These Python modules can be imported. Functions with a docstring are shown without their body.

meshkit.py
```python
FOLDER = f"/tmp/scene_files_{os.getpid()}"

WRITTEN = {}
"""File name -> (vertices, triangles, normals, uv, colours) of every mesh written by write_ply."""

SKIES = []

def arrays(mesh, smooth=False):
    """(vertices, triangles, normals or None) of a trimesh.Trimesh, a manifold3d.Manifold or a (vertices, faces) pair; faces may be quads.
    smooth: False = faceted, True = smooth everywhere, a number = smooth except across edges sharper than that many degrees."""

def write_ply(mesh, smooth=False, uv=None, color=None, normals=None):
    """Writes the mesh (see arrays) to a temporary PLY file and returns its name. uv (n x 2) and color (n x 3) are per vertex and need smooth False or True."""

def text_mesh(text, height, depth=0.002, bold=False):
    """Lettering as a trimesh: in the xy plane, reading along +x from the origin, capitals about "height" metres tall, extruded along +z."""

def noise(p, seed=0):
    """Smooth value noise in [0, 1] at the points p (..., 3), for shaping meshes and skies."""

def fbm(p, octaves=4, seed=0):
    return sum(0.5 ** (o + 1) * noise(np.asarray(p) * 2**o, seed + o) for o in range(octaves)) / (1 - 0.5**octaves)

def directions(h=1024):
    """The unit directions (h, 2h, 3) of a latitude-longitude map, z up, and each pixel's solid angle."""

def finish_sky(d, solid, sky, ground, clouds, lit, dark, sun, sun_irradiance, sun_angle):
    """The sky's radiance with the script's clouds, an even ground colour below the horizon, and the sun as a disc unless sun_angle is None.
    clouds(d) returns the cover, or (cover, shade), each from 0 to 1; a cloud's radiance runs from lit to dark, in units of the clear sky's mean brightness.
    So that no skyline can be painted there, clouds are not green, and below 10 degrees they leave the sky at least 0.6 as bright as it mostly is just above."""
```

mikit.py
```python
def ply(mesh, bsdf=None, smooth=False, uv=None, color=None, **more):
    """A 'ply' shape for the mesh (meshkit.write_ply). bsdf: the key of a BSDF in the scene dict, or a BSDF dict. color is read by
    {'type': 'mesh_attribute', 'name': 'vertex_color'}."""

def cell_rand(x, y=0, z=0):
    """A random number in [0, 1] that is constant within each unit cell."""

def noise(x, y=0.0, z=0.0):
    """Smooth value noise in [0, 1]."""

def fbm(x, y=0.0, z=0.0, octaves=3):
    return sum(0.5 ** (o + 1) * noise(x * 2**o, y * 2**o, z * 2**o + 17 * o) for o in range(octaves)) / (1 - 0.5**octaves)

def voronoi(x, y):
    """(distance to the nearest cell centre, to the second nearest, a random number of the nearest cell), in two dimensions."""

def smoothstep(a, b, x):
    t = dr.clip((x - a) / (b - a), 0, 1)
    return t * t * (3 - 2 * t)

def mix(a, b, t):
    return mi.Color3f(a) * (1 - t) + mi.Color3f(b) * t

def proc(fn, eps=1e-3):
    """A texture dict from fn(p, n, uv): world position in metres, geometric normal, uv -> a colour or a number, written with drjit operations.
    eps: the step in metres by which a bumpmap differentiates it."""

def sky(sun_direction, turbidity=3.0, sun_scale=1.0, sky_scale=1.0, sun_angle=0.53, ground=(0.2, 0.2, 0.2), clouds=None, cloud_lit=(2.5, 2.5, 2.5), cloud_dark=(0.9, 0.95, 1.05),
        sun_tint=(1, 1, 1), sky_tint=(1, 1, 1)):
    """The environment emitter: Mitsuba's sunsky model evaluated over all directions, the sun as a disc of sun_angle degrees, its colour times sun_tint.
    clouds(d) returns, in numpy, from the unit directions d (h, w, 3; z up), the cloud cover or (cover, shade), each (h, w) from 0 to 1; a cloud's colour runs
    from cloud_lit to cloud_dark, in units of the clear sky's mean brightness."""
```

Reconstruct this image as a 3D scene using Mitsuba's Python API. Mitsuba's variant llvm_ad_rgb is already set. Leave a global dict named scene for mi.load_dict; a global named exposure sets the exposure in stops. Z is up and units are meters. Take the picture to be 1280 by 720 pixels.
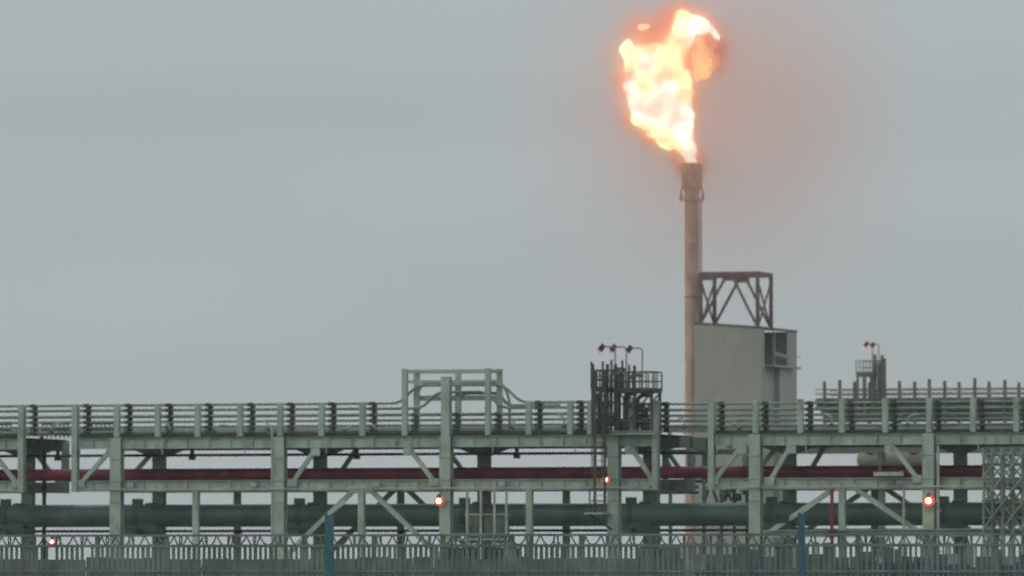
import math, random
import numpy as np, trimesh, mitsuba as mi, mikit, meshkit
import manifold3d as m3
import drjit as dr
from mikit import fbm, noise, mix, smoothstep, cell_rand

rng = random.Random(11)
scene, labels = {}, {}

# ------------------------------------------------------------------ camera, sky, exposure
W, H = 1280, 720
DIST, EYE_Z, YAW = 420.0, 2.0, math.radians(18)
FPX = 22.0 * DIST                                   # focal length in pixels of a 1280 wide frame
FWD = np.array([-math.sin(YAW), math.cos(YAW), 0.0])
RIGHT = np.array([math.cos(YAW), math.sin(YAW), 0.0])
EYE = np.array([0, 0, EYE_Z]) - DIST * FWD
HORIZON = 712
scene['haze_air'] = {'type': 'homogeneous', 'albedo': {'type': 'rgb', 'value': [0.95, 0.95, 0.95]}, 'sigma_t': 0.00009}
PITCH = math.atan((HORIZON - H / 2) / FPX)
AIM = math.cos(PITCH) * FWD + math.sin(PITCH) * np.array([0, 0, 1.0])
UPV = math.cos(PITCH) * np.array([0, 0, 1.0]) - math.sin(PITCH) * FWD
scene['camera'] = {
    'type': 'thinlens', 'fov': 2 * math.degrees(math.atan(W / 2 / FPX)), 'fov_axis': 'x',
    'aperture_radius': 0.056, 'focus_distance': 200.0, 'near_clip': 1.0, 'far_clip': 20000.0,
    'to_world': mi.ScalarTransform4f().look_at(origin=EYE.tolist(), target=(EYE + AIM).tolist(), up=[0, 0, 1]),
    'medium': {'type': 'ref', 'id': 'haze_air'},
}


def overcast(d):
    # an even overcast: three times as bright overhead as at the horizon, with faint streaks
    n = meshkit.fbm(d * np.array([3.0, 3.0, 16.0]) + 3.1, 4, 5)
    m = meshkit.fbm(d * np.array([13.0, 13.0, 85.0]) + 9.7, 3, 8)
    return np.ones(d.shape[:2]), np.clip(1.0 - np.clip(d[..., 2] - .02, 0, 1) + .05 * (n - .5) + .10 * (m - .5), 0, 1)


scene['sky'] = mikit.sky([-0.80, -0.50, 0.50], turbidity=3, sun_scale=0.30, sun_angle=40, sun_tint=(.92, 1.0, 1.06), clouds=overcast,
                         cloud_lit=(5.6, 6.2, 6.4), cloud_dark=(2.05, 2.27, 2.33), ground=(0.08, 0.09, 0.08))
exposure = 1.3


# ------------------------------------------------------------------ helpers: meshes as (vertices, triangles)
def at(px, py, Y):
    """The point of the plane y = Y that the photograph shows at pixel (px, py)."""
    d = AIM + RIGHT * (px - W / 2) / FPX + UPV * (H / 2 - py) / FPX
    return EYE + d * (Y - EYE[1]) / d[1]


def ax(px, Y=0.0):
    return float(at(px, HORIZON, Y)[0])


def az(py, Y=0.0, px=640):
    return float(at(px, py, Y)[2])


def cat(*ms):
    vs, fs, n = [], [], 0
    for m in ms:
        for v, f in (m if isinstance(m, list) else [m]):
            vs.append(v); fs.append(np.asarray(f) + n); n += len(v)
    return np.vstack(vs), np.vstack(fs)


BF = np.array([[0, 2, 1], [0, 3, 2], [4, 5, 6], [4, 6, 7], [0, 1, 5], [0, 5, 4], [1, 2, 6], [1, 6, 5], [2, 3, 7], [2, 7, 6], [3, 0, 4], [3, 4, 7]])


def box(x0, x1, y0, y1, z0, z1):
    return np.array([[x0, y0, z0], [x1, y0, z0], [x1, y1, z0], [x0, y1, z0], [x0, y0, z1], [x1, y0, z1], [x1, y1, z1], [x0, y1, z1]], float), BF


def frame_of(p, q, up):
    t = np.asarray(q, float) - np.asarray(p, float); L = np.linalg.norm(t); t = t / L
    u = np.asarray(up, float)
    if abs(t @ u) > 0.95: u = np.array([0, 1.0, 0])
    s = np.cross(t, u); s /= np.linalg.norm(s)
    return t, s, np.cross(s, t), L


def bar(p, q, w, h=None, up=(0, 0, 1), so=0.0, uo=0.0):
    """A bar from p to q, w wide across, h high along up, offset so / uo."""
    h = w if h is None else h
    p, q = np.asarray(p, float), np.asarray(q, float)
    t, s, u, L = frame_of(p, q, up)
    c = [(-w / 2, -h / 2), (w / 2, -h / 2), (w / 2, h / 2), (-w / 2, h / 2)]
    v = [e + s * (a + so) + u * (b + uo) for e in (p, q) for a, b in c]
    return np.array(v), BF


def ibeam(p, q, w, h, up=(0, 0, 1), tf=0.05, tw=0.04):
    """A rolled section: flanges w wide at +-h/2 along up, and the web between."""
    return cat(bar(p, q, w, tf, up, 0, h / 2 - tf / 2), bar(p, q, w, tf, up, 0, -h / 2 + tf / 2), bar(p, q, tw, h - 2 * tf, up))


def tube(path, r, n=10, closed=False):
    path = np.asarray(path, float); m = len(path)
    rr = np.broadcast_to(np.asarray(r, float), (m,))
    t = np.gradient(path, axis=0); t /= np.linalg.norm(t, axis=1, keepdims=True)
    u = np.array([0, 0, 1.0]) if abs(t[0, 2]) < 0.9 else np.array([0, 1.0, 0])
    a = np.arange(n) * 2 * np.pi / n
    vs = []
    for k in range(m):
        u = u - t[k] * (u @ t[k]); u /= np.linalg.norm(u)
        s = np.cross(t[k], u)
        vs.append(path[k] + rr[k] * (np.cos(a)[:, None] * s + np.sin(a)[:, None] * u))
    v = np.vstack(vs + [path[:1], path[-1:]])
    i = np.arange(n); j = (i + 1) % n
    f = [np.stack([i + k * n, j + k * n, j + (k + 1) * n], 1) for k in range(m - 1)] + [np.stack([i + k * n, j + (k + 1) * n, i + (k + 1) * n], 1) for k in range(m - 1)]
    f += [np.stack([j, i, i * 0 + m * n], 1), np.stack([i + (m - 1) * n, j + (m - 1) * n, i * 0 + m * n + 1], 1)]
    return v, np.vstack(f)


def bend(points, r, n=5):
    """The polyline with its corners rounded to radius r."""
    P = [np.asarray(p, float) for p in points]
    out = [P[0]]
    for a, b, c in zip(P, P[1:], P[2:]):
        d1, d2 = a - b, c - b
        l1, l2 = np.linalg.norm(d1), np.linalg.norm(d2)
        k = min(r, 0.45 * l1, 0.45 * l2)
        s, e = b + d1 / l1 * k, b + d2 / l2 * k
        for t in np.linspace(0, 1, n):
            out.append((1 - t) ** 2 * s + 2 * t * (1 - t) * b + t * t * e)
    return np.array(out + [P[-1]])


def lathe(profile, c, n=24):
    """profile: (radius, z) pairs turned about the vertical through c."""
    a = np.arange(n) * 2 * np.pi / n
    v = np.vstack([np.stack([c[0] + r * np.cos(a), c[1] + r * np.sin(a), np.full(n, c[2] + z)], 1) for r, z in profile])
    i = np.arange(n); j = (i + 1) % n
    f = []
    for k in range(len(profile) - 1):
        f += [np.stack([i + k * n, j + k * n, j + (k + 1) * n], 1), np.stack([i + k * n, j + (k + 1) * n, i + (k + 1) * n], 1)]
    return v, np.vstack(f)


def wheel(c, r, axis='y'):
    a = np.linspace(0, 2 * np.pi, 17)
    ring = np.stack([np.cos(a) * r, np.zeros(17), np.sin(a) * r], 1)
    m = cat(tube(ring, r * 0.13, 6), tube([[-r, 0, 0], [r, 0, 0]], r * 0.08, 5), tube([[0, 0, -r], [0, 0, r]], r * 0.08, 5), tube([[0, -.02, 0], [0, .35, 0]], r * 0.12, 6))
    v = m[0] if axis == 'y' else m[0][:, [1, 0, 2]]
    return v + np.asarray(c), m[1]


def key_for(key):
    if key not in scene and key not in labels: return key
    k = 1
    while f'{key}_{k:03d}' in scene or f'{key}_{k:03d}' in labels: k += 1
    return f'{key}_{k:03d}'


def thing(name, label, category, group=None, kind=None):
    k = key_for(name)
    labels[k] = {'label': label, 'category': category}
    if group: labels[k]['group'] = group
    if kind: labels[k]['kind'] = kind
    return k


def part(parent, name, mesh, mat, smooth=False, label=None, kind=None, **more):
    k = key_for(f'{parent}__{name}')
    scene[k] = mikit.ply(mesh, mat, smooth, **more)
    d = {}
    if label: d['label'] = label
    if kind: d['kind'] = kind
    if d: labels[k] = d
    return k


def single(name, mesh, mat, label, category, group=None, smooth=False, **more):
    k = thing(name, label, category, group)
    scene[k] = mikit.ply(mesh, mat, smooth, **more)
    return k


def structure(name, mesh, mat, **more):
    scene[name] = mikit.ply(mesh, mat, False, **more)
    labels[name] = {'kind': 'structure'}


# ------------------------------------------------------------------ materials
def paint(name, rgb, rough=0.55, vary=0.22, rust=0.0, scale=1.3, metal=0.0, seed=0.0):
    c = np.array(rgb, float)
    lo, hi = (c * (1 - vary)).tolist(), (c * (1 + vary)).tolist()

    def fn(p, n, uv):
        g = fbm(p.x * scale + seed, p.y * scale, p.z * scale * 0.6, 4)
        col = mix(lo, hi, smoothstep(0.3, 0.7, g))
        if rust > 0:
            k = fbm(p.x * 3.1 + 41.0, p.y * 3.1, p.z * 0.9 + seed, 4)
            f = noise(p.x * 17.0, p.y * 17.0, p.z * 17.0)
            col = mix(col, (0.16, 0.085, 0.05), smoothstep(0.60, 0.72, k + 0.10 * (f - 0.5)) * rust)
        return col
    scene[name] = {'type': 'twosided', 'bsdf': {'type': 'principled', 'base_color': mikit.proc(fn), 'roughness': rough, 'metallic': metal, 'specular': 0.4}}


paint('pale_green_paint', (0.265, 0.345, 0.3), 0.55, 0.13, 0.38)
paint('rear_green_paint', (0.055, 0.105, 0.088), 0.6, 0.2, 0.3)
paint('deck_dark', (0.027, 0.042, 0.036), 0.8, 0.3)
paint('deck_pipe_paint', (0.15, 0.2, 0.172), 0.5, 0.2, 0.3)
paint('shoe_dark', (0.036, 0.052, 0.046), 0.7, 0.3)
paint('maroon_paint', (0.18, 0.018, 0.042), 0.45, 0.25, 0.0)
paint('large_pipe_green', (0.082, 0.148, 0.122), 0.32, 0.2, 0.0, 0.7)
paint('navy_pipe_paint', (0.018, 0.030, 0.036), 0.5, 0.2)
paint('tray_metal', (0.29, 0.33, 0.305), 0.5, 0.15)
paint('fence_green', (0.096, 0.138, 0.13), 0.6, 0.25, 0.2)
paint('cladding_sheet', (0.265, 0.275, 0.25), 0.6, 0.08, 0.0, 0.35)
paint('derrick_steel', (0.11, 0.084, 0.088), 0.6, 0.2, 0.3)
paint('stack_paint', (0.43, 0.305, 0.25), 0.58, 0.15, 0.35, 0.9)
paint('lamp_pole_metal', (0.22, 0.22, 0.23), 0.45, 0.1)
paint('lamp_head_dark', (0.05, 0.035, 0.04), 0.5, 0.2)
paint('teal_paint', (0.02, 0.105, 0.135), 0.5, 0.16, 0.15)
paint('blue_paint', (0.02, 0.08, 0.135), 0.5, 0.18, 0.15)
paint('far_steel', (0.1, 0.13, 0.115), 0.6, 0.2, 0.3)
paint('far_light', (0.198, 0.213, 0.198), 0.6, 0.15)
paint('cabinet_green', (0.078, 0.111, 0.090), 0.55, 0.18, 0.2)
paint('ground_gravel', (0.075, 0.08, 0.07), 0.95, 0.35, 0.0, 0.8)
HOARD = []
for k, c in enumerate([(0.10, 0.15, 0.13), (0.085, 0.14, 0.13), (0.115, 0.16, 0.135), (0.07, 0.125, 0.135), (0.05, 0.105, 0.125), (0.03, 0.08, 0.125), (0.26, 0.29, 0.28)]):
    paint(f'hoarding_sheet_{k}', (np.array(c) * .75).tolist(), 0.6, 0.28, 0.25, 1.1, seed=7.0 * k); HOARD.append(f'hoarding_sheet_{k}')


def lamp_bsdf(rgb):
    return {'type': 'diffuse', 'reflectance': {'type': 'rgb', 'value': list(rgb)}}


# ------------------------------------------------------------------ setting
structure('ground', (np.array([[-1500, -900, 0], [1500, -900, 0], [1500, 1500, 0], [-1500, 1500, 0]], float), np.array([[0, 1, 2], [0, 2, 3]])), 'ground_gravel')

# ------------------------------------------------------------------ the pipe rack: three modules with gaps between
Z_DECK1, Z_DECK0 = az(544.5), az(558.5)
Z_MID1, Z_MID0 = az(599), az(612.8)
Z_POST = az(501.5)
REAR = 6.9
YP2 = 2.1          # second row of the posts on the deck


def pipe_rack(label, cols, ends, posts, mids, knees, legs, tall=()):
    r = thing('pipe_rack', label, 'pipe rack', 'modules of the pipe rack')
    X0, X1 = ax(ends[0]), ax(ends[1])
    cx = [ax(c) for c in cols]
    for row, Y in (('front', 0.0), ('rear', REAR)):
        mat = 'pale_green_paint' if row == 'front' else 'pale_green_paint'
        for c, x in zip(cols, cx):
            top = az(470) if (c in tall and row == 'front') else Z_DECK1
            m = [ibeam([x, Y, 0], [x, Y, Z_DECK1], 0.66, 0.62, (0, 1, 0), 0.05, 0.05)]
            if top > Z_DECK1: m.append(ibeam([x, Y, Z_DECK1 + .002], [x, Y, top], 0.50, 0.50, (0, 1, 0), 0.04, 0.04))
            for zz in (az(571), az(599.5), az(612.5), az(626)):           # bolted joints of the column
                m.append(box(x - 0.36, x + 0.36, Y - 0.345, Y - 0.312, zz - 0.035, zz + 0.035))
            m.append(box(x - .5, x + .5, Y - .5, Y + .5, 0.0, 0.06))
            ck = part(r, 'column' if row == 'front' else 'rear_column', cat(*m), mat)
            if row == 'rear':   # haunches under the deck beam
                for s in (-1, 1):
                    w, h = 1.15, 0.42
                    v = np.array([[x + s * .32, Y - .12, Z_DECK0 - .003], [x + s * (.32 + w), Y - .12, Z_DECK0 - .003], [x + s * .32, Y - .12, Z_DECK0 - h], [x + s * .32, Y + .12, Z_DECK0 - .003], [x + s * (.32 + w), Y + .12, Z_DECK0 - .003], [x + s * .32, Y + .12, Z_DECK0 - h]])
                    part(ck, 'haunch', (v, np.array([[0, 1, 2], [3, 5, 4], [0, 3, 4], [0, 4, 1], [1, 4, 5], [1, 5, 2], [2, 5, 3], [2, 3, 0]])), mat)
        stops = [X0] + cx + [X1]
        for i, (a, b) in enumerate(zip(stops, stops[1:])):
            a2, b2 = (a + .345 if i else a), (b - .345 if i < len(stops) - 2 else b)
            for nm, z0, z1 in (('deck_beam', Z_DECK0, Z_DECK1), ('middle_beam', Z_MID0, Z_MID1)):
                zc = (z0 + z1) / 2
                m = [ibeam([a2, Y, zc], [b2, Y, zc], 0.26, z1 - z0, (0, 0, 1), 0.04, 0.03)]
                n = max(2, int((b2 - a2) / 1.3))
                for k in range(1, n):                                      # web stiffeners
                    xx = a2 + (b2 - a2) * k / n
                    m.append(box(xx - .012, xx + .012, Y - .11, Y + .11, z0 + .041, z1 - .041))
                part(r, nm if row == 'front' else 'rear_' + nm, cat(*m), mat)
        for px in mids:
            x = ax(px)
            part(r, 'mid_post' if row == 'front' else 'rear_mid_post', ibeam([x, Y, 0], [x, Y, Z_MID0 - .003], 0.36, 0.34, (0, 1, 0), 0.03, 0.03), mat)
        for (ax0, ay0, ax1, ay1) in knees:
            p = [ax(ax0), Y, az(ay0)]; q = [ax(ax1), Y, az(ay1)]
            part(r, 'knee_brace' if row == 'front' else 'rear_knee_brace', bar(p, q, 0.24, 0.24, (0, 1, 0)), mat)
        for (ax0, ay0, ax1, ay1) in legs:
            p = [ax(ax0), Y, az(ay0)]; q = [ax(ax1), Y, az(ay1)]
            part(r, 'leg_brace' if row == 'front' else 'rear_leg_brace', ibeam(p, q, 0.26, 0.28, (0, 1, 0), .03, .03), mat)
    for (ax0, ay0, ax1, ay1) in knees + legs:                             # gusset plates at the brace ends
        for (u, w) in ((ax0, ay0), (ax1, ay1)):
            x, z = ax(u), az(w)
            z = min(max(z, 2.6), Z_DECK0 - .22)
            part(r, 'gusset', box(x - .28, x + .28, -.155, -.13, z - .24, z + .2), 'pale_green_paint')
    zc = Z_MID0 + .12
    part(r, 'conduit', tube([[X0 + .3, -.42, zc], [X1 - .3, -.42, zc]], .04, 8), 'tray_metal', 40)
    for px in posts[1::3]:
        x = ax(px) + .9
        part(r, 'junction_box', box(x - .2, x + .2, -.3, -.136, Z_MID0 + .22, Z_MID0 + .52), 'tray_metal')
    for px in posts[::2]:
        x = ax(px) + .35
        part(r, 'drop_conduit', tube([[x, -.2, Z_DECK1 - .02], [x, -.2, Z_DECK0 - .35]], .035, 6), 'tray_metal', 40)
    for x in cx:                                                          # cross beams from front to rear
        for nm, z0, z1 in (('cross_beam', Z_DECK0 + .05, Z_DECK1 - .02), ('cross_beam', Z_MID0 + .02, Z_MID1 - .02), ('saddle_beam', az(669, 3.5), az(659.5, 3.5))):
            zc = (z0 + z1) / 2
            part(r, nm, ibeam([x, .36, zc], [x, REAR - .36, zc], 0.36, z1 - z0, (0, 0, 1), .04, .03), 'pale_green_paint')
    for e in (X0, X1):                                                    # end posts of the cantilevers
        for Y in (0.0, REAR):
            part(r, 'end_post', ibeam([e, Y - .0, Z_MID0 - .02], [e, Y, Z_POST if Y == 0 else Z_DECK1], 0.34, 0.46, (0, 1, 0), .03, .03), 'pale_green_paint' if Y == 0 else 'pale_green_paint')
    for px in posts:
        x = ax(px)
        hi = az(460) if px in (506, 610) else Z_POST
        z0 = Z_DECK1 + .004
        if px not in ends and px not in tall:
            part(r, 'deck_post', ibeam([x, 0.0, z0], [x, 0.0, hi], 0.30, 0.28, (0, 1, 0), .03, .03), 'pale_green_paint')
        hi2 = az(461, YP2) if px in (506, 558, 610) else Z_POST - .06
        part(r, 'rear_deck_post', bar([x, YP2, Z_DECK1 + .16], [x, YP2, hi2], 0.26 if hi2 < az(490) else 0.32, 0.2, (0, 1, 0)), 'shoe_dark' if hi2 < az(490) else 'pale_green_paint')
    dk = [box(X0, X1, -.16, REAR + .2, Z_DECK1 + .006, Z_DECK1 + .05)]
    dk.append(box(X0, X1, .30, .36, Z_DECK1 + .052, Z_DECK1 + .22))        # toe board
    part(r, 'deck_plate', cat(*dk), 'deck_dark')
    return r


pipe_rack('left module of the pale green steel pipe rack, cut off by the left edge', [-20], [-130, 27], [-108, -60, -24, 27], [], [(-12, 559, 21, 602)], [])
pipe_rack('central module of the pale green steel pipe rack, with a raised pipe loop', [146, 350, 558, 768], [94, 820],
          [94, 146, 197, 247, 300, 350, 402, 453, 506, 558, 610, 661, 713, 738, 790, 820], [245, 452, 662],
          [(139, 559, 101, 602), (395, 559, 366, 602), (511, 559, 543, 602), (788, 559, 817, 602)],
          [(443, 611, 358, 694), (462, 611, 548, 694)], tall=(558,))
pipe_rack('right module of the pale green steel pipe rack behind the lattice scaffold tower', [945, 1162], [890, 1388],
          [890, 945, 1001, 1053, 1107, 1162, 1217, 1271, 1330, 1388], [1053],
          [(928, 559, 893, 602), (990, 557, 963, 602), (1113, 556, 1147, 600)],
          [(1046, 610, 953, 672), (1066, 610, 1155, 670)])

# loop frame cross members (part of the central module)
RC = 'pipe_rack_001'
zt = az(463)
part(RC, 'loop_beam', bar([ax(503), 0, zt], [ax(612), 0, zt], .2, .16), 'pale_green_paint')
part(RC, 'loop_beam', bar([ax(506, YP2) - 0.1, YP2, zt - .55], [ax(627, YP2), YP2, zt - .55], .2, .16), 'pale_green_paint')
for px in (506, 610):
    part(RC, 'loop_beam', bar([ax(px), .16, zt], [ax(px), YP2 + .1, zt], .16, .16), 'pale_green_paint')
part(RC, 'loop_beam', bar([ax(506), YP2, zt - .02], [ax(610) + .15, YP2, zt - .02], .14, .14), 'pale_green_paint')
for py in (497,):
    part(RC, 'loop_rail', bar([ax(506), YP2 + .16, az(py, YP2)], [ax(610), YP2 + .16, az(py, YP2)], .12, .30), 'pale_green_paint')

# ------------------------------------------------------------------ pipes
ordinal = ['first', 'second', 'third', 'fourth', 'fifth', 'sixth', 'seventh', 'eighth', 'ninth', 'tenth', 'eleventh', 'twelfth']
DP = [(503.2, .075), (509.7, .085), (517.6, .10), (524.5, .075), (531.2, .085), (537.6, .08)]
names = ['topmost', 'second from the top', 'third and thickest', 'fourth from the top', 'fifth from the top', 'lowest']
XL, XR = ax(-150), ax(765, 1.8)
POSTS_L = [-60, -24, 27, 94, 146, 197, 247, 300, 350, 402, 453, 506, 558, 610, 661, 713]
for k, (py, r) in enumerate(DP):
    Y = 1.80
    z = az(py, Y)
    if k < 2:
        up = [az(481, Y), az(489.5, Y)][k]
        i, o = [(4, 19), (40, 24)][k]
        x0, x1 = [(ax(499, Y), ax(651, Y)), (ax(527, Y), ax(627, Y))][k]
        run = [1.05, .95][k]
        path = bend([[XL, Y, z], [x0, Y, z], [x0 + run, Y, up], [x1 - run, Y, up], [x1, Y, z], [XR, Y, z]], .5)
    else:
        path = [[XL, Y, z], [ax(300, Y), Y, z], [XR, Y, z]]
    t = thing('deck_pipe', f'{names[k]} of the grey green pipes along the left rack deck', 'pipe', 'pipes along the left rack deck')
    part(t, 'run', tube(path, r, 10), 'deck_pipe_paint', 40)
    for px in POSTS_L:
        x = ax(px)
        if k < 2 and px in (506, 558, 610): continue
        part(t, 'shoe', cat(box(x - .2, x + .2, Y - .13, Y + .20, z - .11, z - .02), box(x - .16, x + .16, Y - .15, Y - .08, z - .1, z + .1)), 'shoe_dark')

DR = [(506.5, .07), (514, .085), (521, .075), (527.5, .08), (534, .08)]
POSTS_R = [820, 890, 945, 1001, 1053, 1107, 1162, 1217, 1271, 1330]
XA, XB = ax(800, 1.8), ax(1400, 1.8)
for k, (py, r) in enumerate(DR):
    Y = 1.80
    z = az(py, Y)
    t = thing('deck_pipe', f'{["topmost", "second from the top", "middle", "fourth from the top", "lowest"][k]} of the grey green pipes along the right rack deck', 'pipe', 'pipes along the right rack deck')
    part(t, 'run', tube([[XA, Y, z], [ax(1000, Y), Y, z], [XB, Y, z]], r, 10), 'deck_pipe_paint', 40)
    for px in POSTS_R:
        x = ax(px)
        part(t, 'shoe', cat(box(x - .2, x + .2, Y - .13, Y + .20, z - .11, z - .02), box(x - .16, x + .16, Y - .15, Y - .08, z - .1, z + .1)), 'shoe_dark')

t = thing('loop_pipe', 'pale pipe crossing the top of the raised loop and dropping at its right side', 'pipe')
Y = YP2 + .45
part(t, 'run', tube(bend([[ax(523, Y), Y, Z_DECK1 + .1], [ax(523, Y), Y, az(486, Y)], [ax(530, Y), Y, az(477.5, Y)], [ax(628, Y), Y, az(477.5, Y)], [ax(637, Y), Y, az(498, Y)], [ax(637, Y), Y, Z_DECK1 + .1]], .5), .085, 10), 'tray_metal', 40)
Y = YP2 + .8
part(t, 'branch', tube(bend([[ax(575, Y), Y, Z_DECK1 + .1], [ax(575, Y), Y, az(491, Y)], [ax(624, Y), Y, az(491, Y)], [ax(634, Y), Y, az(507, Y)], [ax(700, Y), Y, az(507, Y)]], .5), .085, 10), 'deck_pipe_paint', 40)
# red pipe
Y = 3.2
zr = az(591.5, Y)
t = thing('red_pipe', 'long dark maroon pipe running straight along the rack above the middle beam', 'pipe')
part(t, 'run', tube([[ax(-150, Y), Y, zr], [ax(1232, Y), Y, zr]], .345, 28), 'maroon_paint', 40)
for px in (60, 210, 262, 420, 560, 705, 850, 1010, 1100, 1200):
    x = ax(px, Y)
    part(t, 'flange', tube([[x - .05, Y, zr], [x + .05, Y, zr]], .362, 28), 'maroon_paint', 40)
for px in (-20, 60, 146, 350, 558, 768, 945, 1162):
    x = ax(px)
    part(t, 'saddle', box(x - .3, x + .3, Y - .22, Y + .22, Z_MID1 - .02, zr - .30), 'rear_green_paint')

# large green pipe
Y = 3.9
zg = az(643.7, Y); RG = .655
t = thing('large_pipe', 'thick dark green pipe running low along the rack under the middle beam', 'pipe')
part(t, 'run', tube([[ax(-160, Y), Y, zg], [ax(640, Y), Y, zg], [ax(1420, Y), Y, zg]], RG, 40), 'large_pipe_green', 40)
for px in (-20, 146, 350, 558, 768, 945, 1162):
    x = ax(px)
    zs = az(659.5, 3.5)
    part(t, 'saddle', cat(box(x - .9, x + 1.1, Y - .5, Y + .5, zs + .01, zg - .42), box(x - 1.0, x + 1.2, Y - .62, Y + .62, zs - .3, zs + .01)), 'rear_green_paint')
    part(t, 'clamp', cat(tube([[x - .32, Y, zg], [x + .02, Y, zg]], RG + .05, 40), box(x - .45, x + .1, Y - .3, Y + .1, zg + RG - .02, zg + RG + .34), box(x + .35, x + 1.1, Y - .25, Y + .15, zg + RG - .03, zg + RG + .10)), 'rear_green_paint', 40)
for px in (90, 262, 470, 640, 870, 1090):
    x = ax(px, Y)
    part(t, 'weld_seam', tube([[x - .03, Y, zg], [x + .03, Y, zg]], RG + .012, 40), 'large_pipe_green', 40)

# thin pipes
Y = 5.0
z = az(567, Y)
t = thing('thin_pipe', 'thin dark navy pipe hung just under the rack deck', 'pipe')
part(t, 'run', tube([[ax(-150, Y), Y, z], [ax(880, Y), Y, z]], .085, 10), 'navy_pipe_paint', 40)
for px in (72, 240, 446, 646, 760):
    x = ax(px, Y)
    part(t, 'hanger', cat(box(x - .10, x + .10, Y - .06, Y + .06, z, Z_DECK0 + .05), box(x - .16, x + .16, Y - .16, Y + .16, z - .28, z + .08)), 'navy_pipe_paint')
Y = 6.2
z = az(663.2, Y)
t = thing('thin_pipe', 'thin black pipe running below the thick green pipe near the fence top', 'pipe')
part(t, 'run', tube([[ax(-150, Y), Y, z], [ax(1400, Y), Y, z]], .085, 10), 'navy_pipe_paint', 40)
for px in (-20, 146, 245, 350, 452, 558, 662, 768, 945, 1053, 1162):
    x = ax(px) + .3
    part(t, 'bracket', box(x - .1, x + .1, Y - .1, REAR - .2, z - .16, z - .08), 'navy_pipe_paint')

t = thing('downpipe', 'dark navy downpipe standing in the rack gap near the left edge', 'pipe')
part(t, 'pipe', tube([[ax(55, 4.8), 4.8, 0], [ax(55, 4.8), 4.8, Z_DECK0 + .3]], .12, 12), 'navy_pipe_paint', 40)
for zz in (3.2, 6.8):
    part(t, 'clip', box(ax(55, 4.8) - .2, ax(55, 4.8) + .2, 4.7, 5.0, zz, zz + .1), 'navy_pipe_paint')
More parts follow.
